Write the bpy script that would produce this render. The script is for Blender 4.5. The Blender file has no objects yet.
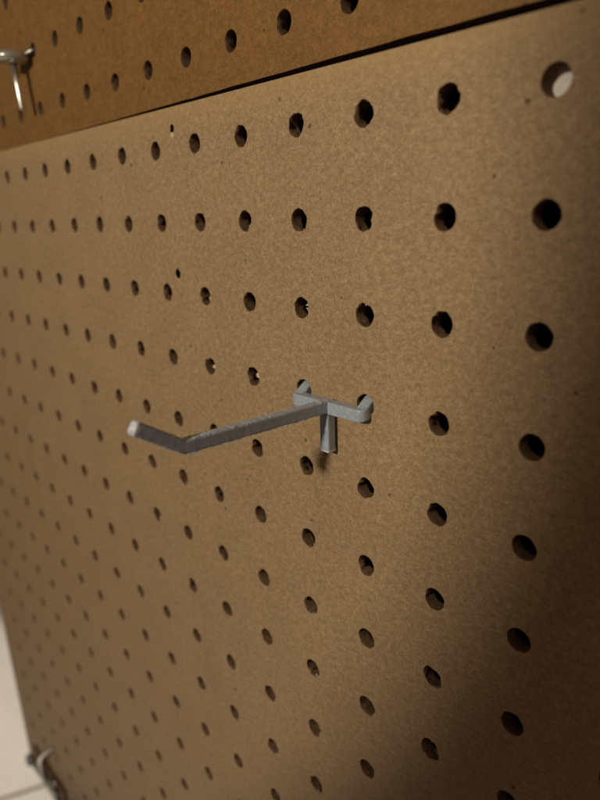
import bpy, bmesh, math, random
from mathutils import Vector, Matrix, noise

IN = 0.0254
S = bpy.context.scene
C = S.collection
PI = math.pi

# ------------------------------------------------------------------ helpers
def lin(r, g, b):
    def f(c):
        c /= 255
        return c / 12.92 if c <= .04045 else ((c + .055) / 1.055) ** 2.4
    return (f(r), f(g), f(b), 1)

def obj(name, bm, mats, parent=None, smooth=False, origin=(0, 0, 0)):
    """bm is in inches, world placed; origin in inches becomes the object's origin"""
    me = bpy.data.meshes.new(name)
    o = Vector(origin)
    for v in bm.verts:
        v.co = (v.co - o) * IN
    if smooth:
        for f in bm.faces:
            f.smooth = True
    bm.normal_update()
    bm.to_mesh(me)
    bm.free()
    for m in (mats if isinstance(mats, (list, tuple)) else [mats]):
        me.materials.append(m)
    ob = bpy.data.objects.new(name, me)
    C.objects.link(ob)
    ob.location = o * IN
    if parent:
        ob.parent = parent
        ob.location = o * IN - parent.location
    return ob

def empty(name, loc):
    e = bpy.data.objects.new(name, None)
    e.empty_display_size = .005
    C.objects.link(e)
    e.location = Vector(loc) * IN
    return e

def tag(o, label=None, cat=None, group=None, kind=None):
    if label: o['label'] = label
    if cat: o['category'] = cat
    if group: o['group'] = group
    if kind: o['kind'] = kind
    return o

def box(bm, x0, x1, y0, y1, z0, z1, bev=0, seg=2):
    r = bmesh.ops.create_cube(bm, size=1)
    for v in r['verts']:
        v.co = Vector(((x0 + x1) / 2 + v.co.x * (x1 - x0), (y0 + y1) / 2 + v.co.y * (y1 - y0), (z0 + z1) / 2 + v.co.z * (z1 - z0)))
    if bev:
        es = list({e for v in r['verts'] for e in v.link_edges})
        bmesh.ops.bevel(bm, geom=es, offset=bev, segments=seg, affect='EDGES', profile=.5)

def tube(bm, pts, rad, seg=20, caps=True):
    pts = [Vector(p) for p in pts]
    n = len(pts)
    rads = rad if isinstance(rad, (list, tuple)) else [rad] * n
    rings = []
    up = None
    for i, p in enumerate(pts):
        t = (pts[min(i + 1, n - 1)] - pts[max(i - 1, 0)]).normalized()
        if up is None:
            up = t.orthogonal().normalized()
        up = (up - t * up.dot(t)).normalized()
        s = t.cross(up)
        rings.append([bm.verts.new(p + (up * math.cos(a) + s * math.sin(a)) * rads[i]) for a in [2 * PI * k / seg for k in range(seg)]])
    for a, b in zip(rings, rings[1:]):
        for k in range(seg):
            bm.faces.new((a[k], a[(k + 1) % seg], b[(k + 1) % seg], b[k]))
    if caps:
        bm.faces.new(rings[0][::-1]); bm.faces.new(rings[-1])

def lathe(bm, prof, centre, axis='z', seg=40, tilt=None):
    """prof: list of (radius, height)"""
    c = Vector(centre)
    M = Matrix.Identity(3)
    if axis == 'y':                       # height runs towards -y
        M = Matrix(((1, 0, 0), (0, 0, -1), (0, 1, 0)))
    if tilt: M = tilt @ M
    rings = []
    for r, h in prof:
        if r < 1e-6:
            rings.append([bm.verts.new(c + M @ Vector((0, 0, h)))])
        else:
            rings.append([bm.verts.new(c + M @ Vector((r * math.cos(2 * PI * k / seg), r * math.sin(2 * PI * k / seg), h))) for k in range(seg)])
    for a, b in zip(rings, rings[1:]):
        for k in range(seg):
            q = [a[k % len(a)], a[(k + 1) % len(a)], b[(k + 1) % len(b)], b[k % len(b)]]
            u = []
            for v in q:
                if v not in u: u.append(v)
            if len(u) > 2: bm.faces.new(u)
    bmesh.ops.recalc_face_normals(bm, faces=bm.faces)

def smoothpath(pts, n=8):
    pts = [Vector(p) for p in pts]
    P = [pts[0] * 2 - pts[1]] + pts + [pts[-1] * 2 - pts[-2]]
    out = []
    for i in range(1, len(P) - 2):
        for k in range(n):
            t = k / n
            a, b, c, d = P[i - 1:i + 3]
            out.append(.5 * ((2 * b) + (c - a) * t + (2 * a - 5 * b + 4 * c - d) * t * t + (3 * b - a - 3 * c + d) * t ** 3))
    out.append(pts[-1])
    return out

# ------------------------------------------------------------------ materials
class N:
    def __init__(s, name):
        s.m = bpy.data.materials.new(name)
        s.m.use_nodes = True
        s.t = s.m.node_tree
        s.b = s.t.nodes['Principled BSDF']
        s.co = s.t.nodes.new('ShaderNodeTexCoord').outputs['Object']
    def n(s, k, **kw):
        x = s.t.nodes.new(k)
        for a, v in kw.items(): setattr(x, a, v)
        return x
    def l(s, a, b): s.t.links.new(a, b)
    def mapping(s, scale=(1, 1, 1), rot=(0, 0, 0), loc=(0, 0, 0)):
        x = s.n('ShaderNodeMapping')
        x.inputs['Scale'].default_value = scale
        x.inputs['Rotation'].default_value = rot
        x.inputs['Location'].default_value = loc
        s.l(s.co, x.inputs['Vector'])
        return x.outputs[0]
    def noise(s, scale, detail=4, rough=.5, vec=None, dist=0):
        x = s.n('ShaderNodeTexNoise')
        x.inputs['Scale'].default_value = scale
        x.inputs['Detail'].default_value = detail
        x.inputs['Roughness'].default_value = rough
        x.inputs['Distortion'].default_value = dist
        s.l(vec or s.co, x.inputs['Vector'])
        return x.outputs['Fac']
    def ramp(s, fac, stops):
        x = s.n('ShaderNodeValToRGB')
        e = x.color_ramp.elements
        e[0].position, e[0].color = stops[0]
        e[1].position, e[1].color = stops[-1]
        for p, c in stops[1:-1]:
            k = e.new(p); k.color = c
        s.l(fac, x.inputs[0])
        return x.outputs[0]
    def mix(s, fac, a, b, mode='MIX'):
        x = s.n('ShaderNodeMix', data_type='RGBA', blend_type=mode)
        for sock, v in ((x.inputs[0], fac), (x.inputs[6], a), (x.inputs[7], b)):
            if hasattr(v, 'is_linked'): s.l(v, sock)
            else: sock.default_value = v
        return x.outputs[2]
    def math(s, op, a, b=None, clamp=False):
        x = s.n('ShaderNodeMath', operation=op, use_clamp=clamp)
        for i, v in enumerate((a, b)):
            if v is None: continue
            if hasattr(v, 'is_linked'): s.l(v, x.inputs[i])
            else: x.inputs[i].default_value = v
        return x.outputs[0]
    def bump(s, h, strength, dist):
        x = s.n('ShaderNodeBump')
        x.inputs['Strength'].default_value = strength
        x.inputs['Distance'].default_value = dist
        s.l(h, x.inputs['Height'])
        s.l(x.outputs[0], s.b.inputs['Normal'])

def g(v): return (v, v, v, 1)

def hardboard(name, base, dark, light, edge_z=None, fleck=.5, seed=0):
    k = N(name)
    v0 = k.mapping(loc=(seed, seed, seed))
    big = k.noise(40, 4, .6, v0)
    mid = k.noise(520, 4, .7, k.mapping(scale=(.9, 1, 1.1), rot=(0, .3, 0), loc=(seed, 0, seed)))
    # pressed fibres: three directions of stretched fine noise
    fib = None
    for a, sc in ((.35, 1), (1.4, 1.15), (2.5, .9)):
        f = k.noise(1, 4, .65, k.mapping(scale=(900 * sc, 900, 2600 * sc), rot=(0, a, 0), loc=(a, seed, 0)), dist=1.2)
        fib = f if fib is None else k.math('MAXIMUM', fib, f)
    fine = k.noise(1500, 3, .7)
    blend = k.math('ADD', k.math('MULTIPLY', mid, .62), k.math('MULTIPLY', fib, .68))
    blend = k.math('ADD', blend, k.math('MULTIPLY', k.math('SUBTRACT', fine, .5), .6))
    col = k.ramp(blend, [(.48, dark), (.67, base), (.9, light)])
    tone = k.ramp(big, [(.3, g(.93)), (.7, g(1.05))])
    col = k.mix(1, col, tone, 'MULTIPLY')
    # dark specks of bark, scattered
    vo = k.n('ShaderNodeTexVoronoi', feature='F1')
    vo.inputs['Scale'].default_value = 110
    k.l(k.mapping(loc=(seed + .3, 0, .1)), vo.inputs['Vector'])
    sp = k.math('LESS_THAN', k.math('ADD', vo.outputs['Distance'], k.math('MULTIPLY', fine, .12)), .135)
    wn = k.n('ShaderNodeTexWhiteNoise'); k.l(vo.outputs['Color'], wn.inputs['Vector'])
    sp = k.math('MULTIPLY', sp, k.math('GREATER_THAN', wn.outputs['Value'], .55))
    col = k.mix(k.math('MULTIPLY', sp, .75), col, (dark[0] * .3, dark[1] * .27, dark[2] * .25, 1))
    # single long fibres, pale and dark, lying in the surface
    for q, (sc_, th_, rot_, c_, am) in enumerate(((190, .010, .4, light, .55), (260, .009, 1.7, light, .5), (230, .008, 2.6, dark, .6))):
        ln_ = k.noise(sc_, 1.5, .5, k.mapping(scale=(.55, 1, 1.3), rot=(0, rot_, 0), loc=(q * 3.1, seed, q)), dist=.8)
        on = k.math('LESS_THAN', k.math('ABSOLUTE', k.math('SUBTRACT', ln_, .5)), th_)
        ms = k.math('GREATER_THAN', k.noise(420, 2, .5, k.mapping(loc=(q * 5.3 + 1, 0, q))), .58)
        col = k.mix(k.math('MULTIPLY', k.math('MULTIPLY', on, ms), am), col, c_)
    # pale scuffs
    sc = k.ramp(k.noise(260, 5, .7, k.mapping(scale=(1, 1, 1.8), rot=(0, .5, 0))), [(.66, g(0)), (.76, g(1))])
    col = k.mix(k.math('MULTIPLY', sc, fleck), col, light)
    if edge_z is not None:
        # a rubbed, paler strip along the top edge
        s = k.n('ShaderNodeSeparateXYZ'); k.l(k.co, s.inputs[0])
        mr = k.n('ShaderNodeMapRange')
        mr.inputs['From Min'].default_value = edge_z - .010
        mr.inputs['From Max'].default_value = edge_z - .001
        k.l(k.math('ADD', s.outputs['Z'], k.math('MULTIPLY', k.math('SUBTRACT', mid, .5), .008)), mr.inputs['Value'])
        col = k.mix(k.math('MULTIPLY', mr.outputs[0], .42), col, lin(176, 148, 104))
    k.l(col, k.b.inputs['Base Color'])
    k.l(k.ramp(mid, [(.3, g(.5)), (.7, g(.72))]), k.b.inputs['Roughness'])
    k.b.inputs['Specular IOR Level'].default_value = .28
    k.bump(k.math('ADD', k.math('MULTIPLY', fib, .7), k.math('MULTIPLY', fine, .5)), .28, .0002)
    return k.m

def raw_fibre(name, a, b):
    k = N(name)
    f = k.noise(1, 4, .7, k.mapping(scale=(700, 2500, 700)))
    k.l(k.ramp(f, [(.3, a), (.7, b)]), k.b.inputs['Base Color'])
    k.b.inputs['Roughness'].default_value = .95
    k.b.inputs['Specular IOR Level'].default_value = .1
    k.bump(f, .8, .0005)
    return k.m

M = {}
M['board'] = hardboard('pressed_hardboard', lin(153, 130, 99), lin(131, 108, 80), lin(184, 161, 129), edge_z=.5 * IN)
M['board_dark'] = hardboard('tempered_hardboard', lin(125, 93, 52), lin(106, 76, 40), lin(146, 113, 67), fleck=.35, seed=3.7)
M['core'] = raw_fibre('cut_fibre_core', lin(84, 63, 45), lin(146, 119, 91))
M['rim'] = raw_fibre('lit_fibre_rim', lin(128, 104, 80), lin(186, 160, 130))  # raw fibre chamfer, its catch of light put into the colour
M['fuzz'] = raw_fibre('torn_pale_fibre', lin(175, 155, 125), lin(225, 212, 190))

k = N('grey_printed_plastic')
s_ = k.n('ShaderNodeSeparateXYZ'); k.l(k.co, s_.inputs[0])
# layer lines run on the diagonal across the part's side faces
dg = k.math('ADD', k.math('ADD', s_.outputs['Y'], s_.outputs['Z']), k.math('MULTIPLY', k.noise(200, 2), .0006))
ln = k.math('SINE', k.math('MULTIPLY', dg, 2 * PI / .0007))
no = k.noise(900, 4, .6)
col = k.ramp(k.math('ADD', k.math('MULTIPLY', ln, .06), no), [(.3, lin(146, 159, 174)), (.75, lin(174, 188, 203))])
k.l(col, k.b.inputs['Base Color'])
k.b.inputs['Roughness'].default_value = .3
k.b.inputs['Specular IOR Level'].default_value = .5
k.bump(k.math('ADD', k.math('MULTIPLY', ln, .3), k.math('MULTIPLY', no, .8)), .3, .00012)
M['plastic'] = k.m

k = N('pale_shine_plastic')  # paler plastic ends and burrs, bright edge shine put into the colour
k.l(k.ramp(k.noise(800, 3), [(.35, lin(165, 175, 190)), (.65, lin(222, 228, 238))]), k.b.inputs['Base Color'])
k.b.inputs['Roughness'].default_value = .35
M['plastic_pale'] = k.m

def metal(name, c, r, dirt=.3):
    k = N(name)
    n1 = k.noise(300, 4, .6)
    k.l(k.ramp(n1, [(.3, c), (.75, tuple(x * (1 - dirt) for x in c[:3]) + (1,))]), k.b.inputs['Base Color'])
    k.b.inputs['Metallic'].default_value = 1
    k.l(k.ramp(n1, [(.3, g(r)), (.8, g(r + .15))]), k.b.inputs['Roughness'])
    k.bump(n1, .15, .0002)
    return k.m
M['steel'] = metal('zinc_plated_steel', (.72, .70, .66, 1), .2)
M['bright_wire'] = metal('bright_steel_wire', (.9, .88, .84, 1), .3, .1)
M['dull_steel'] = metal('dull_grey_steel', (.36, .36, .34, 1), .3, .4)
M['peg_steel'] = metal('worn_zinc_steel', (.6, .6, .57, 1), .22, .4)
M['peg_steel'].node_tree.nodes['Principled BSDF'].inputs['Metallic'].default_value = .55
M['red_brown'] = metal('red_brown_steel', (.28, .15, .09, 1), .55, .5)  # red-brown metal for the latch's inner plate

k = N('white_paper')
k.l(k.ramp(k.noise(400, 3), [(.3, lin(228, 222, 212)), (.7, lin(244, 240, 232))]), k.b.inputs['Base Color'])
k.b.inputs['Roughness'].default_value = .8
M['paper'] = k.m

k = N('shade_dark_backing')  # dark colour stands in for the shade behind the boards
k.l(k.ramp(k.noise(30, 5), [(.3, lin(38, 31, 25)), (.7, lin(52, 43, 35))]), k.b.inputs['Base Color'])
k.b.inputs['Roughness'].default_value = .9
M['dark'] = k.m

# white glazed floor tiles with brown grout, laid 20 degrees off the board
TS = .90
k = N('white_floor_tile')
mp = k.mapping(rot=(0, 0, math.radians(19.65)), loc=(0, 0, 0))
sx = k.n('ShaderNodeSeparateXYZ'); k.l(mp, sx.inputs[0])
def groove(ax, off):
    a = k.math('ADD', sx.outputs[ax], 50 * TS + off)
    f = k.math('FRACT', k.math('DIVIDE', a, TS))
    d = k.math('ABSOLUTE', k.math('SUBTRACT', f, .5))
    return k.math('GREATER_THAN', d, .5 - .0045 / TS)
M['tile'] = k.m; KT = (k, groove)

# ------------------------------------------------------------------ pegboards
random.seed(11)
NS = 12                                  # border points per cell side
SEG = 4 * NS
def sq(i):
    """point i of SEG on the unit square border, anticlockwise from the lower left corner"""
    s, t = divmod(i, NS); t /= NS
    return [(-1 + 2 * t, -1), (1, -1 + 2 * t), (1 - 2 * t, 1), (-1, 1 - 2 * t)][s]

def pegboard(name, mats, cells, y0, th, rough, special, pins, r0=.125):
    """cells: list of (hx, hz, x0a, x0b, x1, z0, z1); x0a / x0b = left border at the bottom / top"""
    bm = bmesh.new()
    for hx, hz, xa, xb, x1, z0, z1 in cells:
        key = (round(hx * 13.7), round(hz * 17.3))
        rnd = random.Random(hash(key) & 0xffff)
        amp = rnd.choice([.05, .07, .10, .13, .17]) * rough * (.5 if hx > -.5 else 1)
        off = rnd.uniform(0, 100)
        notch_a = rnd.uniform(0, 2 * PI); notch = rnd.choice([0, .1, .2, .3, .4]) * rough * (.4 if hx > -.5 else 1); nw = rnd.uniform(.18, .4)
        if key in special:
            notch_a, notch, nw = special[key]
        jx, jz = rnd.uniform(-.006, .006), rnd.uniform(-.006, .006)
        prof = [(1.07, 0), (1.02, .004), (1.0, .014), (.99, .05), (1.0, .1), (1.0, .15), (1.03, th - .004), (1.09, th)]
        rings = []
        def border(y):
            o = []
            for i in range(SEG):
                u, w = sq(i)
                z = z0 + (w + 1) / 2 * (z1 - z0)
                xl = xa + (xb - xa) * (w + 1) / 2
                o.append(bm.verts.new((xl + (u + 1) / 2 * (x1 - xl), y, z)))
            return o
        rings.append(border(y0))
        for q, (rr, d) in enumerate(prof):
            o = []
            for i in range(SEG):
                u, w = sq(i); a = math.atan2(w, u)
                nz = noise.noise(Vector((math.cos(a) * 1.6 + off, math.sin(a) * 1.6, d * 14 + off)))
                n2 = noise.noise(Vector((math.cos(a) * 3.2 + off, math.sin(a) * 3.2, d * 30 + off)))
                da = (a - notch_a + PI) % (2 * PI) - PI
                depth_w = math.exp(-((d - .05) / .055) ** 2)
                r = r0 * (rr + amp * nz + amp * .62 * n2 * (.6 if q == 0 else 1) - notch * math.exp(-(da / nw) ** 2) * depth_w * (1 + .9 * n2))
                o.append(bm.verts.new((hx + jx + r * math.cos(a), y0 + d, hz + jz + r * math.sin(a))))
            rings.append(o)
        rings.append(border(y0 + th))
        for q, (a, b) in enumerate(zip(rings, rings[1:])):
            for i in range(SEG):
                f = bm.faces.new((a[i], a[(i + 1) % SEG], b[(i + 1) % SEG], b[i]))
                f.material_index = 0 if q in (0, len(rings) - 2) else (3 if q == 1 else 1)
                f.smooth = q not in (0, len(rings) - 2)
    bmesh.ops.remove_doubles(bm, verts=bm.verts, dist=1e-4)
    # close the outer rim: bridge front border edges to the back ones
    be = [e for e in bm.edges if len(e.link_faces) == 1]
    fr = {}
    for e in be:
        for v in e.verts: fr[(round(v.co.x, 3), round(v.co.z, 3), v.co.y > y0 + th / 2)] = v
    for e in [e for e in be if e.verts[0].co.y < y0 + th / 2]:
        a, b = e.verts
        c = fr.get((round(b.co.x, 3), round(b.co.z, 3), True)); d = fr.get((round(a.co.x, 3), round(a.co.z, 3), True))
        if c and d:
            f = bm.faces.new((a, b, c, d)); f.material_index = 1
    bmesh.ops.recalc_face_normals(bm, faces=bm.faces)
    return bm

def fibre_flakes(bm, spots, y0, mat_index, seed=3):
    rnd = random.Random(seed)
    for hx, hz, ang, size, n in spots:
        for q in range(n):
            a = ang + rnd.uniform(-.35, .35)
            d = rnd.uniform(.0, .05) + .004
            base = Vector((hx + .128 * math.cos(a), y0 + d, hz + .128 * math.sin(a)))
            tgt = Vector((-math.cos(a), rnd.uniform(-.6, .2), -math.sin(a))).normalized()
            side = Vector((-math.sin(a), rnd.uniform(-.3, .3), math.cos(a)))
            L = size * rnd.uniform(.5, 1.1); W = size * rnd.uniform(.25, .55)
            ring = []
            m = 7
            for s in (-1, 1):
                row = []
                for i in range(m):
                    t = i / (m - 1)
                    p = base + side * (t - .5) * 2 * W + tgt * L * (math.sin(t * PI) * rnd.uniform(.75, 1.05)) * (1 if s > 0 else 0)
                    row.append(p)
                ring.append(row)
            off = Vector((0, .012, 0))
            V = [[bm.verts.new(p) for p in row] for row in ring] + [[bm.verts.new(p + off) for p in row] for row in ring]
            for i in range(m - 1):
                for A, B in ((V[0], V[1]), (V[3], V[2]), (V[1], V[3]), (V[2], V[0])):
                    f = bm.faces.new((A[i], A[i + 1], B[i + 1], B[i])); f.material_index = mat_index

def rnd_fuzz(cells, seed, frac, size):
    r = random.Random(seed); out = []
    for c in cells:
        if r.random() < frac:
            out.append((c[0], c[1], r.uniform(0, 2 * PI), size * r.uniform(.5, 1), r.choice([1, 1, 2])))
    return out

# lower board -------------------------------------------------------------
ZT, ZB = .51, -18.9
def left_edge(z): return max(-18.75, -17.9 - .1 * (z - ZB))
cells = []
for j in range(0, 19):
    z1 = ZT if j == 0 else -j + .5
    z0 = ZB if j == 18 else -j - .5
    for i in range(-5, 18):
        x1 = 5.6 if i == -5 else -i + .5
        xa = left_edge(z0) if i == 17 else -i - .5
        xb = left_edge(z1) if i == 17 else -i - .5
        cells.append((-i, -j, xa, xb, x1, z0, z1))
def K(x, z): return (round(x * 13.7), round(z * 17.3))
special = {K(-1, -7): (.2, .75, .45), K(-2, 0): (2.9, .25, .4), K(-3, 0): (-.3, .3, .3), K(-1, -1): (2.7, .3, .3),
           K(-1, -2): (2.3, .35, .2), K(-2, -4): (2.6, .4, .35), K(-4, -1): (-.6, .5, .3), K(-3, -2): (-.1, .35, .2),
           K(0, 0): (0, 0, .3), K(0, -1): (0, 0, .3), K(0, -2): (0, 0, .3), K(0, -3): (0, 0, .3),
           K(-2, -3): (0, 0, .3), K(-3, -3): (0, 0, .3), K(-1, -3): (2.2, .3, .3), K(-2, -1): (-.2, .35, .25)}
lower = pegboard('pegboard_panel', None, cells, 0, .19, 1.0, special, [])
spots = rnd_fuzz(cells, 5, .22, .035)
spots = [s for s in spots if not (s[1] == -3 and s[0] in (-2, -3)) and s[0] < 0]
fibre_flakes(lower, spots, 0, 1)
white = [(-5, -2, -.2, .085, 4), (-5, -3, -.1, .08, 4), (-4, -3, .4, .07, 3), (-3, -2, .2, .045, 2), (-2, -2, 1.4, .03, 2),
         (-4, -1, -1.0, .04, 2), (-1, -4, 2.4, .03, 1), (-7, -6, -.6, .06, 2), (-2, -4, .9, .03, 1), (-1, -7, .1, .05, 2),
         (-3, -7, -1.2, .035, 1), (-3, -5, -.6, .03, 1), (-3, -9, -1.0, .05, 1)]
fibre_flakes(lower, white, 0, 2, 9)
LB = obj('pegboard_panel', lower, [M['board'], M['core'], M['fuzz'], M['rim']])
tag(LB, 'large lower brown hardboard pegboard with a grey plastic hook in its holes', 'pegboard')

# extra nail holes in the lower board: raised torn rims, inside shade painted black
def nail_hole(x, z, rr, seed, parent):          # a torn dimple with a raised lip
    r = random.Random(seed)
    bm = bmesh.new()
    n = 18
    A = [(rr * (1 + r.uniform(-.15, .15)), 2 * PI * i / n) for i in range(n)]
    rings = []
    for m, y in ((1.35, -.0006), (1.12, -.005), (.98, -.003)):
        rings.append([bm.verts.new((x + q * m * math.cos(a), y, z + q * m * 1.15 * math.sin(a))) for q, a in A])
    for a, b in zip(rings, rings[1:]):
        for i in range(n):
            f = bm.faces.new((a[i], a[(i + 1) % n], b[(i + 1) % n], b[i])); f.smooth = True
    c = bm.verts.new((x, -.0012, z))
    for i in range(n):
        f = bm.faces.new((rings[-1][i], rings[-1][(i + 1) % n], c)); f.material_index = 1
    return obj('nail_hole', bm, [M['board'], M['hole_shade']], parent)
k = N('painted_hole_shade'); k.b.inputs['Base Color'].default_value = (.006, .004, .003, 1); k.b.inputs['Roughness'].default_value = 1
k.b.inputs['Specular IOR Level'].default_value = 0
M['hole_shade'] = k.m
nail_hole(-5.51, .24, .05, 1, LB)
nail_hole(-5.655, -1.71, .062, 2, LB)
bm = bmesh.new()
rr_ = random.Random(8)
ring = [(-5.515 + .055 * (1 + rr_.uniform(-.35, .35)) * math.cos(q * PI / 8), .155 + .042 * (1 + rr_.uniform(-.35, .35)) * math.sin(q * PI / 8)) for q in range(16)]
lo = [bm.verts.new((x, -.0005, z)) for x, z in ring]
hi = [bm.verts.new((-5.515 + (x + 5.515) * .75, -.009 - rr_.uniform(0, .006), .155 + (z - .155) * .75)) for x, z in ring]
for q in range(16): bm.faces.new((lo[q], lo[(q + 1) % 16], hi[(q + 1) % 16], hi[q]))
bm.faces.new(hi)
bmesh.ops.recalc_face_normals(bm, faces=bm.faces)
obj('torn_surface', bm, [M['fuzz']], LB)

# upper board, set back by a board's thickness -----------------------------
UY = .187
UX = -2.36
ucells = []
def ub(x): return .632 + min(0, .0075 * (x + 1.5)) + .006 * noise.noise(Vector((x * 2.2, 3, 0)))          # its lower edge is a hair off parallel
NX0, NX1 = -8, 18
for j in range(0, 9):
    for i in range(NX0, NX1):
        hx = UX - i * .994; hz = 1.11 + j * .99
        z0 = .64 if j == 0 else hz - .495
        z1 = hz + .495
        ucells.append((hx, hz, hx - .497, hx - .497, hx + .497, z0, z1))
upper = pegboard('pegboard_panel', None, ucells, UY, .19, .35, {}, [])
for v in upper.verts:
    if abs(v.co.z - .64) < 1e-4: v.co.z = max(.53, ub(v.co.x))
UB = obj('pegboard_panel', upper, [M['board_dark'], M['core'], M['core'], M['board_dark']])
tag(UB, 'upper orange brown pegboard above the dark seam with a metal peg in it', 'pegboard')

# wall behind, its colour darkened to stand for shade in the holes and gap ---------------------------------------------
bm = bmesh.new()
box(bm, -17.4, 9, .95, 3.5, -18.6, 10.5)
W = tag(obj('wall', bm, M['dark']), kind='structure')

# strip that carries the upper board
bm = bmesh.new(); box(bm, -16.9, 5.4, UY + .196, .948, 9.2, 9.8, .03)
tag(obj('backing_strip', bm, M['dark']), kind='structure')

bm = bmesh.new(); box(bm, -17.3, 5.4, .40, .948, .05, .95, .03)  # dark strip added behind the seam to block light leaking through
tag(obj('backing_strip', bm, M['dark']), kind='structure')

# white scrap behind the top right hole
bm = bmesh.new()
n = 9
top = []
for i in range(n):
    for j in range(n):
        u = i / (n - 1) - .5; w = j / (n - 1) - .5
        top.append(bm.verts.new((.10 + u * .62, .205 + .01 * math.sin(u * 5) + .006 * math.sin(w * 7 + 1), -.0 + w * .5)))
for i in range(n - 1):
    for j in range(n - 1):
        bm.faces.new((top[i * n + j], top[(i + 1) * n + j], top[(i + 1) * n + j + 1], top[i * n + j + 1]))
r = bmesh.ops.extrude_face_region(bm, geom=bm.faces[:])
for v in r['geom']:
    if isinstance(v, bmesh.types.BMVert): v.co.y += .008
bmesh.ops.recalc_face_normals(bm, faces=bm.faces)
P_ = obj('paper_scrap', bm, M['paper'])
tag(P_, 'white paper scrap showing through the top right hole of the lower pegboard', 'paper')

# ------------------------------------------------------------------ plastic hook
H = empty('pegboard_hook', (-2.5, 0, -3.1))
tag(H, 'grey plastic hook with a long straight arm and upturned tip on the pegboard', 'hook')

def rough_bar(bm, path, w, h, bev=.014, sub=None, jag=0., seed=0, dirs=None):
    """rectangular section swept along path (list of (p, side vector, up vector)); jag = ragged edges"""
    rnd = random.Random(seed)
    rings = []
    sec = []
    for sx, sz in ((-1, -1), (1, -1), (1, 1), (-1, 1)):
        for k_ in range(3):
            a = {(-1, -1): PI, (1, -1): 1.5 * PI, (1, 1): 0, (-1, 1): .5 * PI}[(sx, sz)] + k_ * PI / 4
            sec.append((sx * (w / 2 - bev) + bev * math.cos(a), sz * (h / 2 - bev) + bev * math.sin(a), sx, sz))
    for i, (p, s, u) in enumerate(path):
        p = Vector(p); s = Vector(s); u = Vector(u)
        ring = []
        jt = {q: max(0, noise.noise(Vector((i * .55 + seed * 9, q * 7.3, 1)))) * jag + rnd.random() ** 3 * jag for q in (-1, 1)}
        for a, b, sx, sz in sec:
            d = jt[sz] * sz
            ring.append(bm.verts.new(p + s * (a + noise.noise(Vector((i * .4, sx, seed))) * jag * .1) + u * (b + d)))
        rings.append(ring)
    m = len(sec)
    for a, b in zip(rings, rings[1:]):
        for k_ in range(m):
            bm.faces.new((a[k_], a[(k_ + 1) % m], b[(k_ + 1) % m], b[k_]))
    bm.faces.new(rings[0][::-1]); bm.faces.new(rings[-1])
    bmesh.ops.recalc_face_normals(bm, faces=bm.faces)

# arm: straight out from the board (towards -y), then the tip bends up
AW, AH = .125, .14
path = []
zc = -3.075
ys = [-.06 - i * .024 for i in range(84)]
for y in ys: path.append(((-2.485, y, zc + .02 * ((y + .1) / 2)* -1), (1, 0, 0), (0, 0, 1)))
bm = bmesh.new(); rough_bar(bm, path, AW, AH, .02, jag=.008, seed=1)
obj('arm', bm, M['plastic'], H, origin=(-2.485, -.06, zc))
p0 = Vector(path[-1][0]); ang = math.radians(32)
path = []
for i in range(24):
    t = i / 23
    a = ang * min(1, t * 8) * 1.0
    if i == 0: c = p0 + Vector((0, .012, 0))
    else: c = c + Vector((0, -math.cos(a), math.sin(a))) * .0262
    path.append((c.copy(), (1, 0, 0), (0, math.sin(a), math.cos(a))))
bm = bmesh.new(); rough_bar(bm, path, AW * .985, AH * .985, .02, jag=.005, seed=2)
obj('tip', bm, M['plastic'], H, origin=p0)
ce = path[-1][0]; up = Vector(path[-1][2]); fw = Vector((0, -math.cos(ang), math.sin(ang)))
bm = bmesh.new()
rough_bar(bm, [(ce - fw * .03, (1.005, 0, 0), up * 1.005), (ce + fw * .004, (1.0, 0, 0), up), (ce + fw * .014, (.93, 0, 0), up * .93), (ce + fw * .022, (.8, 0, 0), up * .8), (ce + fw * .026, (.6, 0, 0), up * .6)], AW * .99, AH * .99, .03)
obj('tip_end', bm, M['plastic_pale'], H, origin=ce)

# crossbar with the two prongs bending up into the holes
bm = bmesh.new()
path = []
for i in range(40):
    x = -2.965 + i * (.93 / 39)
    path.append(((x, -.095, -3.088), (0, 1, 0), (0, 0, 1)))
rough_bar(bm, path, .145, .145, .018, jag=.002, seed=3)
obj('crossbar', bm, M['plastic'], H, origin=(-2.5, -.095, -3.09))
for sg, ex in ((1, -1.975), (-1, -2.995)):
    bm = bmesh.new()
    pts = smoothpath([(ex - sg * .10, -.095, -3.088), (ex - sg * .03, -.095, -3.088), (ex, -.088, -3.085), (ex + sg * .004, -.055, -3.07), (ex, -.02, -3.052),
                      (ex, .03, -3.015), (ex, .09, -2.975), (ex, .17, -2.955), (ex, .24, -2.92), (ex, .28, -2.86)], 5)
    path = []
    for i, p in enumerate(pts):
        t = (pts[min(i + 1, len(pts) - 1)] - pts[max(0, i - 1)]).normalized()
        u = (Vector((0, 0, 1)) - t * t.z).normalized()
        path.append((p, t.cross(u), u))
    rough_bar(bm, path, .1445, .1445, .018, jag=.001, seed=4)
    obj('prong', bm, M['plastic'], H, origin=(ex, -.07, -3.08))
# leg hanging below the crossbar
bm = bmesh.new()
path = [((-2.50, -.100, -3.14 - i * .0235), (1, 0, 0), (0, -1, 0)) for i in range(21)]
rough_bar(bm, path, .145, .125, .02, jag=.0015, seed=5)
obj('leg', bm, M['plastic'], H, origin=(-2.5, -.1, -3.15))
bm = bmesh.new()
rough_bar(bm, [((-2.50, -.100, -3.6105), (1, 0, 0), (0, -1, 0)), ((-2.50, -.1005, -3.632), (1, 0, 0), (0, -1, 0))], .149, .129, .012)
obj('leg_end', bm, M['plastic_pale'], H, origin=(-2.5, -.1, -3.62))
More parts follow.
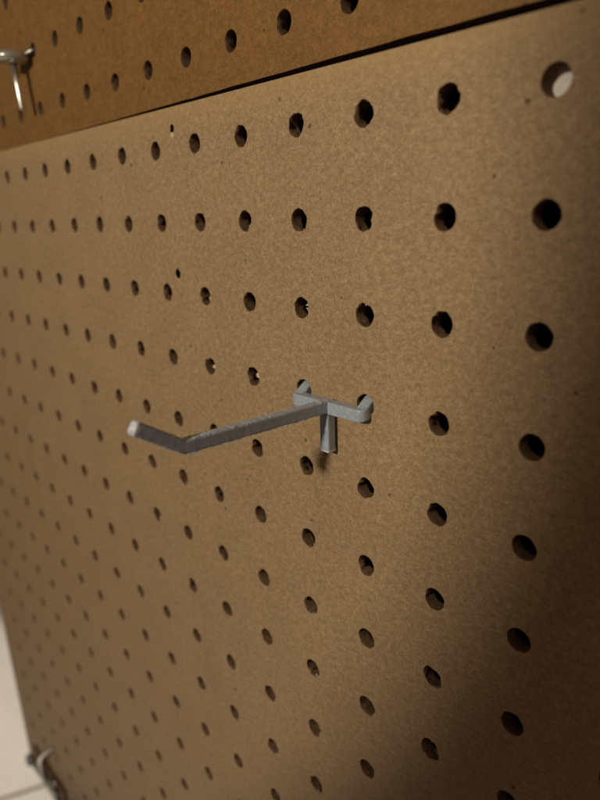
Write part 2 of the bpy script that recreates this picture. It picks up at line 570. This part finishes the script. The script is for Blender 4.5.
# loose strands and burrs along the arm's lower and upper edges
rnd = random.Random(21)
bm = bmesh.new()
for q in range(46):
    y = rnd.choice([rnd.uniform(-.25, -.8), rnd.uniform(-.25, -2.0), rnd.uniform(-1.3, -2.0)])
    lowr = rnd.random() < .5
    z = zc + .01 * (-y) - .001 + (-1 if lowr else 1) * (AH / 2 - .001)
    x = -2.485 + (AW / 2 - .004 if lowr else rnd.uniform(-AW / 2 + .01, AW / 2 - .01))
    L = rnd.uniform(.02, .09)
    tube(bm, smoothpath([(x, y, z), (x + rnd.uniform(-.006, .008), y - L / 2, z + (-.003 if lowr else .004)), (x + rnd.uniform(-.004, .006), y - L, z)], 3), rnd.uniform(.003, .0075), 6)
for q in range(10):     # pale burr line under the tip
    y = -2.08 - q * .045
    z = zc + .02 - AH / 2 + (q * .045) * math.tan(ang)
    tube(bm, [(-2.43, y, z + .004), (-2.428, y - .02, z + .012), (-2.43, y - .042, z + .03)], rnd.uniform(.003, .006), 6)
obj('burr', bm, M['plastic_pale'], H, origin=(-2.43, -.3, zc))

# ------------------------------------------------------------------ metal peg, upper board
px, py, pz = -10.58, -.06, 1.97
T = empty('metal_peg', (px, UY, pz))
tag(T, 'round headed metal peg with a bright pin hanging down on the upper pegboard', 'peg')
bm = bmesh.new()
lathe(bm, [(0, .13), (.14, .123), (.23, .10), (.30, .06), (.325, .018), (.325, -.018), (.29, -.055), (.22, -.075), (.12, -.085), (0, -.085)], (px + .01, py - .075, pz), 'z', 48)
obj('head', bm, M['peg_steel'], T, True, (px, py, pz))
bm = bmesh.new()
tube(bm, [(px, py - .03, pz - .09), (px + .06, py - .03, pz - .45), (px + .13, py - .03, pz - .86), (px + .135, py - .03, pz - .885)], [.066, .06, .055, .04], 24)
obj('pin', bm, M['bright_wire'], T, True, (px, py, pz - .1))
bm = bmesh.new()
tube(bm, smoothpath([(px + .05, py, pz), (px + .1, py + .12, pz + .05), (UX - 8 * .994, UY + .02, 1.11 + .99), (UX - 8 * .994, UY + .25, 1.11 + 1.02)], 6), .05, 20)
obj('prong', bm, M['dull_steel'], T, True, (px, py, pz))

# ------------------------------------------------------------------ corner latch, lower left
L = empty('corner_latch', (-16.6, 0, -18.7))
tag(L, 'tarnished metal latch with wire and round screw on the bottom left board corner', 'latch')
bm = bmesh.new()
box(bm, -17.75, -13.6, -.13, -.004, -19.02, -18.72, .05, 3)
obj('plate', bm, M['dull_steel'], L, True, (-16, -.06, -18.87))
bm = bmesh.new()
box(bm, -17.15, -14.6, -.06, -.003, -18.72, -17.9, .03, 3)
obj('backing_plate', bm, M['red_brown'], L, True, (-16, -.03, -18.3))
bm = bmesh.new()
tube(bm, [(-17.66, -.08, -19.0), (-17.6, -.1, -18.7)], .15, 24)
obj('knuckle', bm, M['dull_steel'], L, True, (-17.75, -.13, -18.8))
bm = bmesh.new()
lathe(bm, [(0, .14), (.16, .13), (.28, .09), (.33, .04), (.33, 0)], (-15.55, -.06, -18.42), 'y', 36)
obj('screw', bm, M['dull_steel'], L, True, (-15.85, -.06, -18.45))
bm = bmesh.new()
tube(bm, smoothpath([(-14.9, -.10, -16.5), (-15.3, -.17, -16.85), (-15.75, -.22, -17.3), (-16.1, -.21, -17.75), (-16.25, -.16, -18.2), (-16.3, -.1, -18.8)], 8), [.02 + .045 * min(1, q / 20) for q in range(41)], 20)
obj('wire', bm, M['bright_wire'], L, True, (-16.4, -.3, -17.5))

# ------------------------------------------------------------------ floor far below
FZ = -1.05
k, groove = KT
gx = groove('X', 1.0112); gy = groove('Y', .52)
gr = k.math('MAXIMUM', gx, gy)
tn = k.noise(6, 5, .6)
col = k.ramp(tn, [(.3, lin(226, 222, 212)), (.7, lin(238, 235, 226))])
k.l(k.mix(gr, col, lin(128, 110, 88)), k.b.inputs['Base Color'])
k.b.inputs['Roughness'].default_value = .35
bm = bmesh.new()
vs = [bm.verts.new((x / IN, y / IN, FZ / IN)) for x, y in ((-4, -3), (3, -3), (3, 3), (-4, 3))]
bm.faces.new(vs)
FL = tag(obj('floor', bm, M['tile']), kind='structure')

# ------------------------------------------------------------------ camera (fitted to the hole grid)
R0 = Vector((0.67181568, 0.740032, -0.03188002))
R1 = Vector((0.18129188, -0.20600581, -0.96161055))
R2 = Vector((-0.71819005, 0.64024546, -0.27255973))
cam = bpy.data.cameras.new('camera'); co = bpy.data.objects.new('camera', cam); C.objects.link(co)
m = Matrix((R0, -R1, -R2)).transposed().to_4x4()
m.translation = Vector((.0698921932, -.132037015, -.023655526))
co.matrix_world = m
cam.sensor_fit = 'VERTICAL'; cam.sensor_height = 24; cam.sensor_width = 18
cam.lens = 657.0146 / 800 * 24
cam.clip_start = .005; cam.clip_end = 50
cam.dof.use_dof = True
cam.dof.focus_distance = (Vector((-2.3, 0, -3)) * IN - m.translation).dot(R2)
cam.dof.aperture_fstop = 7.0
S.camera = co

# ------------------------------------------------------------------ light
w = bpy.data.worlds.new('World'); S.world = w; w.use_nodes = True
w.node_tree.nodes['Background'].inputs[0].default_value = (1, .62, .41, 1)
w.node_tree.nodes['Background'].inputs[1].default_value = .09

def look(o, tgt):
    o.rotation_euler = (Vector(tgt) * IN - o.location).to_track_quat('-Z', 'Y').to_euler()
sp = bpy.data.lights.new('room_lamp', 'SPOT'); so = bpy.data.objects.new('room_lamp', sp); C.objects.link(so)
so.location = Vector((.3, -28, 8)) * IN
look(so, (-14.3, 0, .4))
sp.energy = 15.8; sp.color = (1, .862, .66); sp.shadow_soft_size = .026
sp.spot_size = math.radians(53.5); sp.spot_blend = .095  # cone edge shaped to stand in for an unseen photographer's shadow, lower right

fl = bpy.data.lights.new('floor_fill', 'SPOT'); fo = bpy.data.objects.new('floor_fill', fl); C.objects.link(fo)  # added light that only brightens the floor, stands for no real lamp
fo.location = (-1.3, -.5, .5)
fo.rotation_euler = (Vector((-.95, .12, FZ)) - fo.location).to_track_quat('-Z', 'Y').to_euler()
fl.energy = 78; fl.color = (1, .92, .80); fl.shadow_soft_size = .1; fl.spot_size = math.radians(50)

S.view_settings.view_transform = 'Standard'
S.view_settings.look = 'None'
S.view_settings.exposure = 0
S.render.engine = 'CYCLES'
